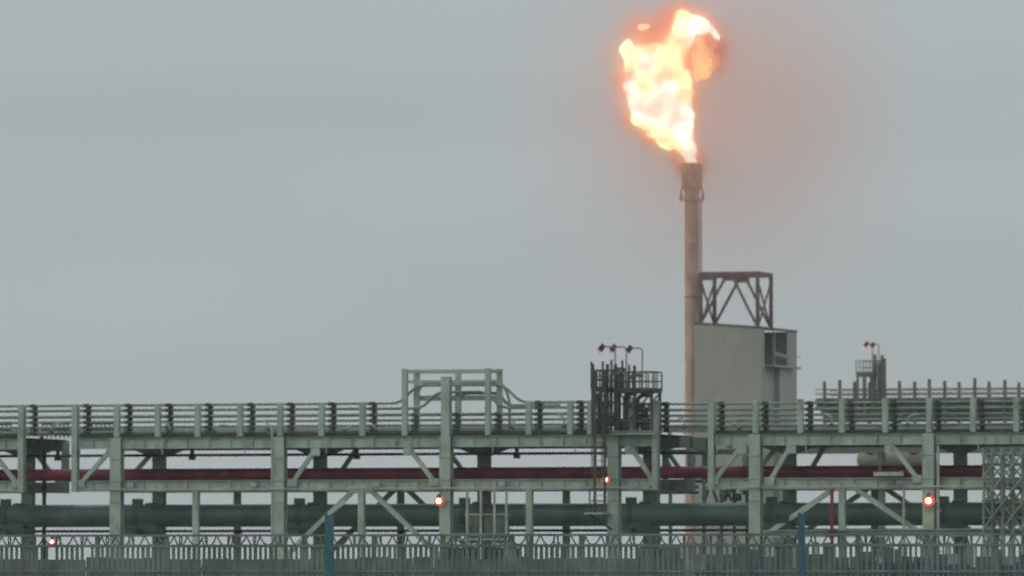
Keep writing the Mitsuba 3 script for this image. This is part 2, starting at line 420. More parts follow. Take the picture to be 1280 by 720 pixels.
# cable trays on the deck
for nm, x0, x1 in (('left', -150, 735), ('right', 825, 1400)):
    Y = 3.6
    z0, z1 = az(541.5, Y), az(533.5, Y)
    t = thing('cable_tray', f'pale metal cable tray lying behind the pipes on the {nm} half of the rack deck', 'cable tray', 'cable trays on the rack deck')
    m = [box(ax(x0, Y), ax(x1, Y), Y - .02, Y + .02, z0, z1), box(ax(x0, Y), ax(x1, Y), Y + .5, Y + .54, z0, z1)]
    part(t, 'side_rail', m[0], 'tray_metal'); part(t, 'side_rail', m[1], 'tray_metal')
    xs = np.arange(ax(x0, Y) + .2, ax(x1, Y), .45)
    part(t, 'rungs', cat([box(x - .03, x + .03, Y + .021, Y + .499, z0 + .05, z0 + .09) for x in xs]), 'tray_metal', kind='stuff')
    for x in np.arange(ax(x0, Y) + .5, ax(x1, Y), 2.4):
        part(t, 'foot', box(x - .05, x + .05, Y + .05, Y + .47, Z_DECK1 + .052, z0 + .049), 'tray_metal')

# guard rail panels behind the pipes
for k, (a, b) in enumerate(((52, 86), (108, 143), (-20, 14))):
    Y = 2.9
    zb, z1 = Z_DECK1 + .052, az(525, Y)
    t = thing('deck_guard_rail', ['short guard rail of thin upright bars on the deck over the rack gap', 'short guard rail of thin upright bars beside the leftmost full column', 'short guard rail of thin bars on the deck at the left edge'][k], 'guard rail', 'guard rails on the rack deck')
    part(t, 'top_rail', bar([ax(a, Y), Y, z1], [ax(b, Y), Y, z1], .1, .22), 'rear_green_paint')
    zm = az(533, Y)
    part(t, 'middle_rail', bar([ax(a, Y), Y - .05, zm], [ax(b, Y), Y - .05, zm], .05, .07), 'rear_green_paint')
    for x in np.linspace(ax(a, Y) + .05, ax(b, Y) - .05, 7):
        part(t, 'upright', bar([x, Y, zb], [x, Y, z1 - .11], .07, .05, (0, 1, 0)), 'rear_green_paint')

# bare hangers and instruments standing on the deck front
for i, px in enumerate((64, 212, 268, 335, 432, 470, 640, 705, 855, 925, 1040, 1135)):
    x = ax(px, .6)
    h = rng.uniform(.35, .95)
    t = thing('drain_stub', f'{ordinal[i]} small bent drain pipe from the left along the front deck edge', 'pipe', 'drain stubs along the deck edge')
    s = rng.choice((-1, 1))
    part(t, 'riser', tube(bend([[x, .6, Z_DECK1 + .05], [x, .6, Z_DECK1 + .05 + h], [x + s * .35, .6, Z_DECK1 + .25 + h], [x + s * .35, 1.6, Z_DECK1 + .25 + h]], .15, 4), .055, 8), 'tray_metal', 40)
    part(t, 'valve', cat(box(x - .1, x + .1, .5, .7, Z_DECK1 + .05 + h * .4, Z_DECK1 + .05 + h * .4 + .18), wheel([x, .42, Z_DECK1 + .05 + h * .4 + .09], .1)), 'rear_green_paint')


# ------------------------------------------------------------------ access platform tower with flood lights over the fourth column
def railing(t, x0, x1, y0, y1, z0, z1, n, mat, sides='fblr'):
    runs = {'f': ([x0, y0], [x1, y0]), 'b': ([x0, y1], [x1, y1]), 'l': ([x0, y0 + .06], [x0, y1 - .06]), 'r': ([x1, y0 + .06], [x1, y1 - .06])}
    for s in sides:
        a, b = runs[s]
        part(t, 'hand_rail', bar([*a, z1], [*b, z1], .06, .06), mat)
        part(t, 'knee_rail', bar([*a, (z0 + z1) / 2], [*b, (z0 + z1) / 2], .045, .05), mat)
        part(t, 'toe_board', bar([*a, z0 + .08], [*b, z0 + .08], .03, .16), mat)
        k = n if s in 'fb' else max(2, n // 2)
        for i in range(k):
            u = i / (k - 1)
            p = [a[0] + (b[0] - a[0]) * u, a[1] + (b[1] - a[1]) * u]
            part(t, 'stanchion', bar([*p, z0], [*p, z1 - .031], .06, .06, (0, 1, 0)), mat)


def flood_lamp(label, base, top, glow):
    t = thing('flood_lamp', label, 'flood lamp', 'flood lamps on the access platforms')
    b, e = np.array(base, float), np.array(top, float)
    part(t, 'pole', tube(bend([b, [b[0], b[1], e[2]], e + np.array([0.12, 0, 0])], .25, 5), .045, 8), 'lamp_pole_metal', 40)
    h = cat(bar(e + np.array([.12, 0, .10]), e + np.array([-.14, 0, -.22]), .26, .2, (0, 1, 0)))
    k = part(t, 'head', h, 'lamp_head_dark')
    g = trimesh.creation.icosphere(2, .09 if glow < 1 else .13)
    k = part(t, 'bulb', (g.vertices * [1, 1, .8] + e + np.array([-.13, -.06, -.26]), g.faces), lamp_bsdf((.5, .2, .2)), True)
    scene[k]['emitter'] = {'type': 'area', 'radiance': {'type': 'rgb', 'value': [glow, glow * .24, glow * .26]}}
    return t


t = AP = thing('access_platform', 'dark green access platform tower with two railed landings and caged ladder at the fourth column', 'access platform')
G = 'shoe_dark'
xl0, xl1, xr0, xr1 = ax(739, -.8), ax(760, -.8), ax(765, -.6), ax(816, -.6)
zl = az(487.5, -.8); zr_ = az(489.5, -.6)
part(t, 'floor', box(xl0, xl1, -.8, .9, zl - .12, zl), 'deck_dark')
part(t, 'floor', box(xr0, xr1, -.6, 1.2, zr_ - .12, zr_), 'deck_dark')
railing(t, xl0, xl1, -.78, .88, zl, az(463.5, -.8), 4, 'shoe_dark')
railing(t, xr0, xr1, -.58, 1.18, zr_, az(466, -.6), 7, 'shoe_dark')
for x, Y, top in [(xl0 + .06, -.7, az(454)), (xl1 - .06, -.7, az(454)), (xl0 + .06, .8, zl), (xl1 - .06, .8, az(454)), (xr0 + .3, -.5, zr_), (xr0 + 1.3, -.5, az(456)), (xr1 - .1, -.5, zr_), (xr0 + .3, 1.1, zr_), (xr1 - .1, 1.1, zr_)]:
    part(t, 'leg', bar([x, Y, Z_DECK1 + .05], [x, Y, top - .121], .15, .15, (0, 1, 0)), G)
for a, b in (((xl0 + .06, -.7), (xl1 - .06, -.7)), ((xr0 + .3, -.5), (xr1 - .1, -.5)), ((xr0 + .3, 1.1), (xr1 - .1, 1.1))):
    zm = (Z_DECK1 + zl) / 2
    for zz in (zm - .5, zm + .45):
        part(t, 'tie', bar([a[0] + .08, a[1], zz], [b[0] - .08, b[1], zz], .09, .1), G)
    part(t, 'brace', bar([a[0], a[1] + .1, Z_DECK1 + .1], [b[0], b[1] + .1, zl - .15], .09, .07), G)
    part(t, 'brace', bar([a[0], a[1] + .18, zl - .15], [b[0], b[1] + .18, Z_DECK1 + .1], .09, .07), G)
part(t, 'sill_beam', ibeam([ax(756, -.55), -.62, az(542)], [ax(819, -.55), -.62, az(542)], .3, .22, (0, 0, 1), .03, .03), 'pale_green_paint')
for px, py, yy in ((739.5, 453, -.75), (753.5, 453, -.75), (764.5, 451, .3), (770, 456, -.1), (778, 452, .2), (786.5, 457, -.5)):
    part(t, 'mast', bar([ax(px, yy), yy, zl + .003], [ax(px, yy), yy, az(py, yy)], .1, .1, (0, 1, 0)), G)
# ladder with hoops, down to a small landing
yl = -1.0
lx0, lx1 = ax(743.5, yl), ax(756, yl)
zt_, zb_ = az(464, yl), az(641, yl)
for x in (lx0, lx1):
    part(t, 'ladder_rail', bar([x, yl, zb_], [x, yl, zt_], .13, .12, (0, 1, 0)), G)
for z in np.arange(zb_ + .3, zt_, .33):
    part(t, 'ladder_rung', tube([[lx0, yl, z], [lx1, yl, z]], .022, 6), 'rear_green_paint')
for z in np.arange(zb_ + 2.2, zt_, 1.1):
    a = np.linspace(0, np.pi, 9)
    part(t, 'cage_hoop', tube(np.stack([(lx0 + lx1) / 2 + .42 * np.cos(a), yl - .75 * np.sin(a), a * 0 + z], 1), .04, 5), G)
for a in (.25, .5, .75):
    x, y = (lx0 + lx1) / 2 + .42 * math.cos(a * np.pi), yl - .75 * math.sin(a * np.pi)
    part(t, 'cage_strap', bar([x, y, zb_ + 2.2], [x, y, zt_], .07, .04, (0, 1, 0)), G)
part(t, 'landing', box(ax(736, yl), ax(759, yl), yl - .9, -.36, zb_ - .1, zb_), 'tray_metal')
zq = az(612, yl)
for px, yy in ((737, yl - .85), (757, yl - .85), (737, -.45)):
    x = ax(px, yy)
    part(t, 'landing_post', bar([x, yy, zb_], [x, yy, zq], .07, .07, (0, 1, 0)), 'shoe_dark')
for zz in (zq, (zq + zb_) / 2):
    part(t, 'landing_rail', bar([ax(737, yl - .85), yl - .85, zz], [ax(757, yl - .85), yl - .85, zz], .06, .06), 'shoe_dark')
part(t, 'landing_strut', bar([ax(741, yl), yl - .6, zb_ - .1], [ax(764, -.36), -.36, az(662)], .1, .1), G)

# valves packed under the two landings
for i, (px, y0) in enumerate([(748, .4), (758, .7), (764, .2), (770, .8), (775, .3), (781, .6), (786, .1), (792, .8), (797, .3), (803, .7), (809, .4)]):
    x = ax(px, y0)
    top = az(rng.choice([462, 470, 478, 493, 498, 504]) if px < 790 else rng.choice([495, 500, 508, 512]), y0)
    r = rng.choice([.09, .11, .14, .17])
    t = thing('valve_stack', f'{ordinal[i]} upright valve pipe from the left under the access platform landings', 'valve', 'valve pipes under the access platform')
    s = rng.choice((-1, 1))
    part(t, 'riser', tube(bend([[x, y0, Z_DECK1 + .05], [x, y0, top - .2], [x + s * .3, y0, top], [x + s * .3, 1.75, top]], .2, 5), r * .7, 10), rng.choice(['rear_green_paint', 'deck_pipe_paint', 'shoe_dark']), 40)
    zb = Z_DECK1 + rng.uniform(.5, 1.1)
    part(t, 'body', lathe([(.0, -.3), (r * 1.9, -.3), (r * 1.9, -.22), (r * 1.3, -.2), (r * 1.7, 0), (r * 1.3, .2), (r * 1.9, .22), (r * 1.9, .3), (0, .3)], [x, y0, zb], 14), rng.choice(['rear_green_paint', 'shoe_dark', 'deck_pipe_paint']), 40)
    part(t, 'hand_wheel', wheel([x, y0 - .55, zb], .17), 'rear_green_paint')
single('control_cabinet', cat(box(ax(767, .2), ax(777, .2), .2, .8, zr_ + .04, az(470, .2)), box(ax(766.6, .2), ax(777.4, .2), .15, .85, az(470, .2), az(469.4, .2) + .05), box(ax(768, .2), ax(776, .2), .17, .198, zr_ + .2, az(471, .2))), 'cabinet_green',
       'grey green control cabinet standing on the access platform landing', 'cabinet')
for i, (hx, hy, bx_, by) in enumerate([(752.5, 434.5, 769, 465), (767, 435, 783, 466), (787, 436.5, 803, 468)]):
    y0 = [-.1, .3, -.2][i]
    flood_lamp(['leftmost flood lamp on a thin bent pole above the access platform', 'middle flood lamp on a thin bent pole above the access platform', 'right flood lamp on a thin bent pole over the right landing'][i], [ax(bx_, y0), y0, az(489, y0)], [ax(hx, y0), y0, az(hy, y0)], .16)

# ------------------------------------------------------------------ lamps that burn on the rack
def rack_lamp(label, px, py, Y, r, rad, group='orange lamps burning on the rack columns'):
    t = thing('bulkhead_lamp', label, 'lamp', group)
    c = at(px, py, Y)
    part(t, 'bracket', cat(bar(c + [0, .05, .22], c + [0, .5, .22], .06, .06), box(c[0] - .09, c[0] + .09, c[1] + .07, c[1] + .12, c[2] - .2, c[2] + .36)), 'lamp_head_dark')
    part(t, 'hood', cat(tube([c + [0, -.04, r * 2.05], c + [0, .12, r * 2.1]], r * .9, 12)), 'lamp_head_dark', 40)
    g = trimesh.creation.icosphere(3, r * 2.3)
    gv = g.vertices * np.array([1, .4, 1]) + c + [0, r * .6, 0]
    k = part(t, 'halo_disc', (gv, g.faces), lamp_bsdf((.4, .06, .04)), True)  # added glowing disc, stands in for the red halo round the bulb
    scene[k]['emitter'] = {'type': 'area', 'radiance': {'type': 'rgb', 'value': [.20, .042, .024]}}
    s = trimesh.creation.icosphere(2, r)
    k = part(t, 'bulb', (s.vertices + c, s.faces), lamp_bsdf((.8, .4, .2)), True)
    scene[k]['emitter'] = {'type': 'area', 'radiance': {'type': 'rgb', 'value': list(rad)}}
    for a in range(5):
        an = a * 2 * np.pi / 5 + .3
        d = np.array([math.cos(an), 0, math.sin(an)]) * r * 1.5
        part(t, 'cage_wire', tube([c + d + [0, .1, 0], c + d + [0, -r * .9, 0], c + d * .3 + [0, -r * 1.7, 0]], .012, 5), 'lamp_head_dark')


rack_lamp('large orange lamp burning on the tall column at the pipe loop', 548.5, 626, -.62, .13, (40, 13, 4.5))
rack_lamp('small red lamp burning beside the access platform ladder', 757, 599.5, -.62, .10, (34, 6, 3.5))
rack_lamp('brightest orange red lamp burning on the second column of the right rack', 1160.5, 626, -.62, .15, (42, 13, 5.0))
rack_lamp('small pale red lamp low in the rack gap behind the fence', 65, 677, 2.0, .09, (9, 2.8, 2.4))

# ------------------------------------------------------------------ flare stack, flame
YS = 120.0
SP = lambda px, py: at(px, py, YS)
sc = SP(865, 300)
PXM = abs(SP(866, 300)[0] - SP(865, 300)[0]) * math.cos(YAW)       # metres across per pixel there
zs = lambda py: float(SP(865, py)[2])
t = thing('flare_stack', 'tall slender pinkish brown flare stack with the burning flame on top', 'flare stack')
c0 = [sc[0], sc[1], 0]
Rs = 9.3 * PXM
part(t, 'lower_shaft', lathe([(Rs, 0), (Rs, zs(372.5))], c0, 32), 'stack_paint', 40)
part(t, 'joint_flange', lathe([(Rs, zs(372.5)), (Rs * 1.07, zs(372.5)), (Rs * 1.07, zs(371)), (Rs, zs(371))], c0, 32), 'derrick_steel', 40)
part(t, 'upper_shaft', lathe([(Rs, zs(371)), (Rs, zs(307))], c0, 32), 'stack_paint', 40)
part(t, 'pale_band', lathe([(Rs, zs(307)), (Rs * 1.03, zs(307)), (Rs * 1.03, zs(305)), (Rs, zs(305))], c0, 32), 'far_light', 40)
part(t, 'upper_shaft', lathe([(Rs, zs(305)), (Rs, zs(252))], c0, 32), 'stack_paint', 40)
part(t, 'tip_collar', lathe([(Rs, zs(252)), (Rs * 1.18, zs(251)), (Rs * 1.18, zs(247)), (Rs * 1.02, zs(246)), (Rs * 1.02, zs(240))], c0, 32), 'stack_paint', 40)
Rt = 12.3 * PXM
part(t, 'flare_tip', lathe([(Rs * 1.02, zs(240)), (Rt * .93, zs(236)), (Rt, zs(231)), (Rt, zs(212)), (Rt * .95, zs(204)), (Rt * .86, zs(204)), (Rt * .86, zs(215)), (0, zs(215))], c0, 32), 'stack_paint', 30, label='wider burner tip of the flare stack')
for k in range(8):
    a = k * np.pi / 4 + .3
    p = np.array([c0[0] + math.cos(a) * Rt * 1.02, c0[1] + math.sin(a) * Rt * 1.02, 0])
    part(t, 'tip_rib', bar(p + [0, 0, zs(234)], p + [0, 0, zs(207)], .06, .05, (math.cos(a), math.sin(a), 0)), 'stack_paint')
for a in (math.radians(190), math.radians(20), math.radians(285)):
    d = np.array([math.cos(a), math.sin(a), 0]) * 13.8 * PXM
    p = np.array(c0) + d
    part(t, 'pilot_burner', cat(tube(bend([p + [0, 0, zs(252)], p + [0, 0, zs(240)], p - d * .12 + [0, 0, zs(233)]], .2, 4), .07, 8), tube([p + [0, 0, zs(250)], p + [0, 0, zs(243)]], .12, 8)), 'stack_paint', 40)
a = math.radians(20)
p = np.array(c0) + np.array([math.cos(a), math.sin(a), 0]) * (Rs + .12)
part(t, 'riser_pipe', tube([p, p + [0, 0, zs(250)]], .07, 8), 'stack_paint', 40)


def chain_distance(q, chains):
    """Signed distance from the points q to tapered capsules through (pixel centre, pixel radius, depth offset in radii)."""
    best = np.full(q.shape[:-1], 99.0, np.float32)
    for c in chains:
        for (a, b) in zip(c[:-1], c[1:]):
            pa, pb = at(a[0], a[1], YS + a[3] * a[2] * PXM), at(b[0], b[1], YS + b[3] * b[2] * PXM)
            ab = pb - pa
            u = np.clip(((q - pa) @ ab) / (ab @ ab), 0, 1)
            best = np.minimum(best, np.linalg.norm(q - pa - u[..., None] * ab, axis=-1) - (a[2] + (b[2] - a[2]) * u) * PXM)
    return best


def blob_mesh(chains, edge, amp, freq, seed):
    """The skin of the chains' union, made uneven by turbulence: a level set over a grid of distances."""
    pts = np.array([np.r_[at(p[0], p[1], YS + p[3] * p[2] * PXM), p[2] * PXM] for c in chains for p in c])
    lo, hi = (pts[:, :3] - pts[:, 3:]).min(0) - 1.2, (pts[:, :3] + pts[:, 3:]).max(0) + 1.2
    n = np.ceil((hi - lo) / edge).astype(int) + 1
    g = np.stack(np.meshgrid(*[lo[k] + np.arange(n[k]) * edge for k in range(3)], indexing='ij'), -1)
    f = -(chain_distance(g, chains) + amp * (2 * (meshkit.fbm(g * freq, 3, seed) - .5) + .8 * (meshkit.fbm(g * freq * 2.6, 2, seed + 7) - .5)))

    def value(x, y, z):
        u = [min(max((v - l) / edge, 0), m - 1.001) for v, l, m in zip((x, y, z), lo, n)]
        i, j, k = int(u[0]), int(u[1]), int(u[2])
        a, b, c = u[0] - i, u[1] - j, u[2] - k
        q = f[i:i + 2, j:j + 2, k:k + 2]
        q = q[0] * (1 - a) + q[1] * a
        q = q[0] * (1 - b) + q[1] * b
        return float(q[0] * (1 - c) + q[1] * c)
    mm = m3.Manifold.level_set(value, [*lo, *hi], edge).to_mesh()
    return mm.vert_properties[:, :3].astype(float), mm.tri_verts.astype(int)


def flame_layers(t, mesh, layers, freq, seed):
    """Splits the flame's skin into patches of hotter and cooler gas by noise; layers: (name, radiance, noise from, noise to)."""
    v, f = mesh
    c = v[f].mean(1)
    g = meshkit.fbm(c * freq * np.array([1, 1, .75]), 4, seed)
    rel = (c[:, 2] - c[:, 2].min()) / np.ptp(c[:, 2])
    if name_is_lobe(layers): g = g * .7 + .22 * rel + .06
    if not name_is_lobe(layers):
        g = g + FLAME_BIAS(rel)
    for name, rad, lo, hi in layers:
        sel = f[(g >= lo) & (g < hi)]
        if len(sel) == 0: continue
        used, inv = np.unique(sel, return_inverse=True)
        k = part(t, name, (v[used], inv.reshape(-1, 3)), lamp_bsdf((0, 0, 0)), False)
        scene[k]['emitter'] = {'type': 'area', 'radiance': {'type': 'rgb', 'value': list(rad)}}


def name_is_lobe(layers):
    return layers[0][0] == 'pale_orange_gas'


def FLAME_BIAS(rel):
    return .10 * np.exp(-((rel - .44) / .2) ** 2)


FL = 1.0
core = [
    [(865, 209, 10.5, 0), (861, 199, 16, 0), (856, 188, 18, 0), (848, 172, 20, .1), (835, 152, 31, 0), (820, 130, 42, -.1), (814, 104, 42, 0), (818, 86, 40, 0), (838, 74, 29, .1), (853, 50, 21, 0), (853, 21, 15, 0)],
    [(868, 204, 8, 0), (867, 190, 8, 0), (863, 168, 10, 0), (852, 135, 20, .2), (846, 112, 25, 0), (840, 90, 25, 0)],
    [(798, 90, 22, 0), (788, 68, 11, 0), (784, 60, 9, 0)],
    [(853, 24, 14, 0), (872, 32, 17, .2), (887, 40, 13, .3), (894, 47, 9, 0)],
    [(822, 150, 30, 0), (818, 164, 17, 0), (838, 182, 14, 0)],
    [(853, 184, 12, 0), (848, 192, 9, 0), (856, 200, 8, 0)],
]
t = thing('flare_flame', 'large yellow white gas flame leaning left from the top of the flare stack', 'flame')
shrunk = [[(px, py, max(pr - 5.5, pr * .55), dy) for (px, py, pr, dy) in c] for c in core]
flame_layers(t, blob_mesh(shrunk, .17, .55, .5, 3), [('white_core', (.80, .94, .78), .54, 9), ('yellow_gas', (.82, .94, .50), -9, .54)], .25, 21)
orange = [
    [(893, 46, 13, .4), (893, 62, 16, .3), (888, 78, 16, .2), (880, 91, 12, 0), (869, 97, 7, 0)],
    [(874, 56, 17, .6), (872, 72, 17, .5), (874, 84, 12, .4)],
]
shrunk = [[(px, py, pr * .55, dy) for (px, py, pr, dy) in c] for c in orange]
flame_layers(t, blob_mesh(shrunk, .17, .5, .7, 9), [('pale_orange_gas', (.62, .36, .14), .54, 9), ('orange_gas', (.46, .20, .07), .43, .54), ('red_sooty_gas', (.20, .06, .03), -9, .43)], .45, 33)
k = part(t, 'loose_puff', blob_mesh([[(801, 34.5, 4, 0), (809, 33, 3.5, 0)]], .09, .08, 1.2, 4), lamp_bsdf((0, 0, 0)), True)
scene[k]['emitter'] = {'type': 'area', 'radiance': {'type': 'rgb', 'value': [.9, .72, .36]}}
# the glowing gas and an added reddish cloud imitating the flame's halo, both lit by the burning core inside
gc = SP(870, 115)
gh, N = 16.5, 136
ii = (np.arange(N) + .5) / N * 2 * gh - gh
gz, gy, gx = np.meshgrid(ii, ii, ii, indexing='ij')
gp = (np.stack([gx, gy, gz], -1) + gc).astype(np.float32)
turb = meshkit.fbm(gp * .55 + 5.0, 4, 61) - .5
turb2 = meshkit.fbm(gp * 1.6, 3, 17) - .5


nearest = lambda chains: chain_distance(gp, chains)
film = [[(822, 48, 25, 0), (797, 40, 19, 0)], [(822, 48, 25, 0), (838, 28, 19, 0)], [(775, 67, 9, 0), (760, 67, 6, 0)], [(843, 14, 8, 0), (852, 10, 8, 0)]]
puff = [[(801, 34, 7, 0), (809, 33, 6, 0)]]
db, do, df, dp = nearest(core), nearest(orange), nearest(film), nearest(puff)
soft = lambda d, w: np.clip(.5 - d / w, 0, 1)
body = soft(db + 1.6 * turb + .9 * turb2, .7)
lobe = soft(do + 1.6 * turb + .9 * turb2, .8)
skirt = np.exp(-np.maximum(np.minimum(db, np.minimum(do, dp)), 0) / .7)  # added halo hugging the flame's outline
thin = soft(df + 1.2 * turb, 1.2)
wide = np.exp(-(np.maximum(np.linalg.norm(gp - SP(905, 135), axis=-1) - 2.0, 0) / 8.0) ** 2)  # added reddish veil standing in for the glow over the sky
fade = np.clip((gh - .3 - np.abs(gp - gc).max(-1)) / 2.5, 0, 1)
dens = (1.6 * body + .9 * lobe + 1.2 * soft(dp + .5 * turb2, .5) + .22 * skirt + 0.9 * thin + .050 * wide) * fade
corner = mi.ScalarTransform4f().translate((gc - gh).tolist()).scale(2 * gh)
scene['flame_gas_halo'] = {'type': 'heterogeneous', 'albedo': {'type': 'rgb', 'value': [.99, .64, .56]},
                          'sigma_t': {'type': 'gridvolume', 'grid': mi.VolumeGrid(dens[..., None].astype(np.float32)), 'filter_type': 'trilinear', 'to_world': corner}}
scene['flare_gas_glow'] = {'type': 'cube', 'to_world': mi.ScalarTransform4f().translate(gc.tolist()).scale(gh), 'bsdf': {'type': 'null'},
                        'interior': {'type': 'ref', 'id': 'flame_gas_halo'}, 'exterior': {'type': 'ref', 'id': 'haze_air'}}
labels['flare_gas_glow'] = {'kind': 'stuff', 'label': 'glowing gas and added reddish halo cloud round the gas flame', 'category': 'smoke'}

# ------------------------------------------------------------------ clad flare building with open derrick on its roof
t = thing('clad_building', 'windowless olive and green clad building with a sloped roof beside the flare stack', 'building')
fl, fr = at(868, 500, YS - 3), at(951.5, 500, YS - 3)
YB0 = YS - 3.0
XB0, XB1 = fl[0], fr[0]
zA, zB = float(at(868, 404.8, YB0)[2]), float(at(951.5, 410.5, YB0)[2])
# depth of the side face so that its far edge stands at pixel 996
YB1 = YB0
while (at(996, 500, YB1)[0]) > XB1: YB1 += .05
slab = .35
nP = 7
for i in range(nP):                                                      # front cladding in tall sheets
    a, b = XB0 + (XB1 - XB0) * i / nP, XB0 + (XB1 - XB0) * (i + 1) / nP - .006
    za, zb = zA + (zB - zA) * i / nP, zA + (zB - zA) * (i + 1) / nP
    v, f = box(a, b, YB0, YB0 + .1, 0, 1); v = v.copy()
    v[4:, 2] = np.where(v[4:, 0] > (a + b) / 2, zb, za)
    part(t, 'front_sheet', (v, f), 'cladding_sheet')
yr0, yr1 = None, None
def y_at(px):
    y = YB0
    while at(px, 500, y)[0] > XB1: y += .02
    return y
ya, yb = y_at(955.5), y_at(984)
z_re0 = float(at(965, 457, (ya + yb) / 2)[2])
zT = zB
part(t, 'side_wall', cat(box(XB1 - .1, XB1, YB0 + .101, ya, 0, zT), box(XB1 - .1, XB1, yb, YB1, 0, zT), box(XB1 - .1, XB1, ya + .001, yb - .001, 0, z_re0)), 'cladding_sheet', label='grey green side wall with a deep opening')
part(t, 'core_wall', cat(box(XB0, XB0 + .1, YB0 + .101, YB1, 0, zA), box(XB0 + .101, XB1 - .101, YB1 - .1, YB1, 0, zT - .2)), 'cladding_sheet')
part(t, 'opening_back', cat(box(XB1 - 2.99, XB1 - .101, ya - .3, ya - .2, z_re0 - .3, zT - .05), box(XB1 - 2.99, XB1 - .101, yb + .2, yb + .3, z_re0 - .3, zT - .05), box(XB1 - 3.1, XB1 - 3.0, ya - .3, yb + .3, z_re0 - .3, zT - .05), box(XB1 - 2.99, XB1 - .101, ya - .2, yb + .2, z_re0 - .25, z_re0 - .05)), 'cladding_sheet')
yc = (ya + yb) / 2
part(t, 'opening_post', box(XB1 - .35, XB1 - .2, yc + .3, yc + .5, z_re0, zT - .1), 'cladding_sheet')
part(t, 'opening_duct', tube(bend([[XB1 - .6, yc + 1.0, zT - .4], [XB1 - .6, yc + 1.0, z_re0 + .9], [XB1 + .35, yc + 1.8, z_re0 + .6], [XB1 + .35, yc + 1.8, z_re0 - .0]], .5, 6), .18, 12), 'cladding_sheet', 40)
part(t, 'balcony', cat(box(XB1 + .003, XB1 + .75, ya + .1, yb + 1.2, z_re0 - .16, z_re0 - .02), bar([XB1 + .7, ya + .1, z_re0 + .75], [XB1 + .7, yb + 1.2, z_re0 + .75], .05, .05)), 'cladding_sheet')
part(t, 'down_duct', box(XB1 + .003, XB1 + .4, y_at(968), y_at(981), 0, z_re0 - .161), 'cladding_sheet')
v, f = box(XB0 - .05, XB1 + .05, YB0 - .06, YB1 + .05, 0, 1); v = v.copy()
v[:4, 2] = np.where(v[:4, 0] > (XB0 + XB1) / 2, zB + .003, zA + .003); v[4:, 2] = v[:4, 2] + .14
part(t, 'roof', (v, f), 'derrick_steel')

t = thing('derrick_frame', 'open dark steel derrick frame with crossed braces on the roof of the clad building', 'derrick')
YD0 = YS - 1.5
xA_, xC_ = at(876, 400, YD0)[0], at(947, 400, YD0)[0]
YD1 = YD0
while at(893, 400, YD1)[0] > xA_: YD1 += .05
zd = float(at(900, 342.5, YD0)[2])
zbA = zA + .1; zbC = zA + (zB - zA) * (xC_ - XB0) / (XB1 - XB0) + .12
zbA = zA + (zB - zA) * (xA_ - XB0) / (XB1 - XB0) + .12
for x, zb in ((xA_, zbA), (xC_, zbC)):
    for Y in (YD0, YD1):
        part(t, 'leg', bar([x, Y, zb], [x, Y, zd - .16], .24, .24, (0, 1, 0)), 'derrick_steel')
    part(t, 'side_beam', bar([x, YD0 + .121, zd], [x, YD1 - .121, zd], .24, .3), 'derrick_steel')
    for z0, z1 in ((zb + .1, zd - .3), (zd - .3, zb + .1)):
        s = .06 if z0 < z1 else -.06
        part(t, 'side_brace', bar([x + s, YD0, z0], [x + s, YD1, z1], .11, .13), 'derrick_steel')
for Y in (YD0, YD1):
    part(t, 'top_beam', bar([xA_ - .12, Y, zd], [xC_ + .12, Y, zd], .24, .31), 'derrick_steel')
    xm = (xA_ + xC_) / 2
    part(t, 'gusset', box(xm - .5, xm + .5, Y - .04, Y + .04, zd - .5, zd - .156), 'derrick_steel')
    part(t, 'brace', bar([xm - .3, Y, zd - .3], [xA_ + .1, Y, zbA + .15], .14, .17), 'derrick_steel')
    part(t, 'brace', bar([xm + .3, Y, zd - .3], [xC_ - .1, Y, zbC + .15], .14, .17), 'derrick_steel')
part(t, 'corner_plate', box(xA_ - .1, xA_ + .9, YD0 - .13, YD0 - .09, zd - .45, zd - .1), 'derrick_steel')

# ------------------------------------------------------------------ far pipe rack on the right, and its lamp platform
YF = 150.0
t = thing('far_pipe_rack', 'hazy far pipe rack of thin paired posts rising behind the right rack', 'pipe rack')
xs = [ax(px, YF) for px in np.arange(1031, 1400, 37.6)]
ztop, zbot = az(484, YF), az(563, YF)
xf0, xf1 = ax(1019, YF), ax(1395, YF)
for x in xs:
    for Y in (YF, YF + 4.4):
        k = part(t, 'post', ibeam([x, Y, zbot + .32], [x, Y, ztop + rng.uniform(.15, .5)], .21, .21, (0, 1, 0), .03, .05), 'far_steel')
for Y in (YF + .2, YF + 4.2):
    for py, h, m in ((490, .09, 'far_light'), (495.5, .12, 'far_light'), (504, .36, 'far_steel'), (512, .2, 'far_steel')):
        part(t, 'rail', bar([xf0, Y, az(py, YF)], [xf1, Y, az(py, YF)], .2, h), m)
part(t, 'deck_beam', cat(*[ibeam([ax(950, YF), Y, zbot], [xf1, Y, zbot], .5, .62, (0, 0, 1), .05, .05) for Y in (YF - .3, YF + 4.7)]), 'far_steel')
for px in (941, 1102, 1163, 1238):
    for Y in (YF, YF + 4.4):
        part(t, 'column', ibeam([ax(px, Y), Y, 0], [ax(px, Y), Y, zbot - .312], .5, .5, (0, 1, 0), .05, .06), 'far_steel')
vz = az(577, YF + 2.2)
t = thing('far_vessel', 'pale grey horizontal vessel hung under the far rack deck, seen above the red pipe', 'vessel')
part(t, 'shell', tube([[ax(1063, YF), YF + 2.2, vz], [ax(1066, YF), YF + 2.2, vz], [ax(1149, YF), YF + 2.2, vz], [ax(1152, YF), YF + 2.2, vz]], [.35, .62, .62, .35], 24), 'cladding_sheet', 40)
for px in (1080, 1135):
    part(t, 'saddle', box(ax(px, YF) - .25, ax(px, YF) + .25, YF + 1.5, YF + 2.9, vz + .5, zbot - .1), 'far_steel')
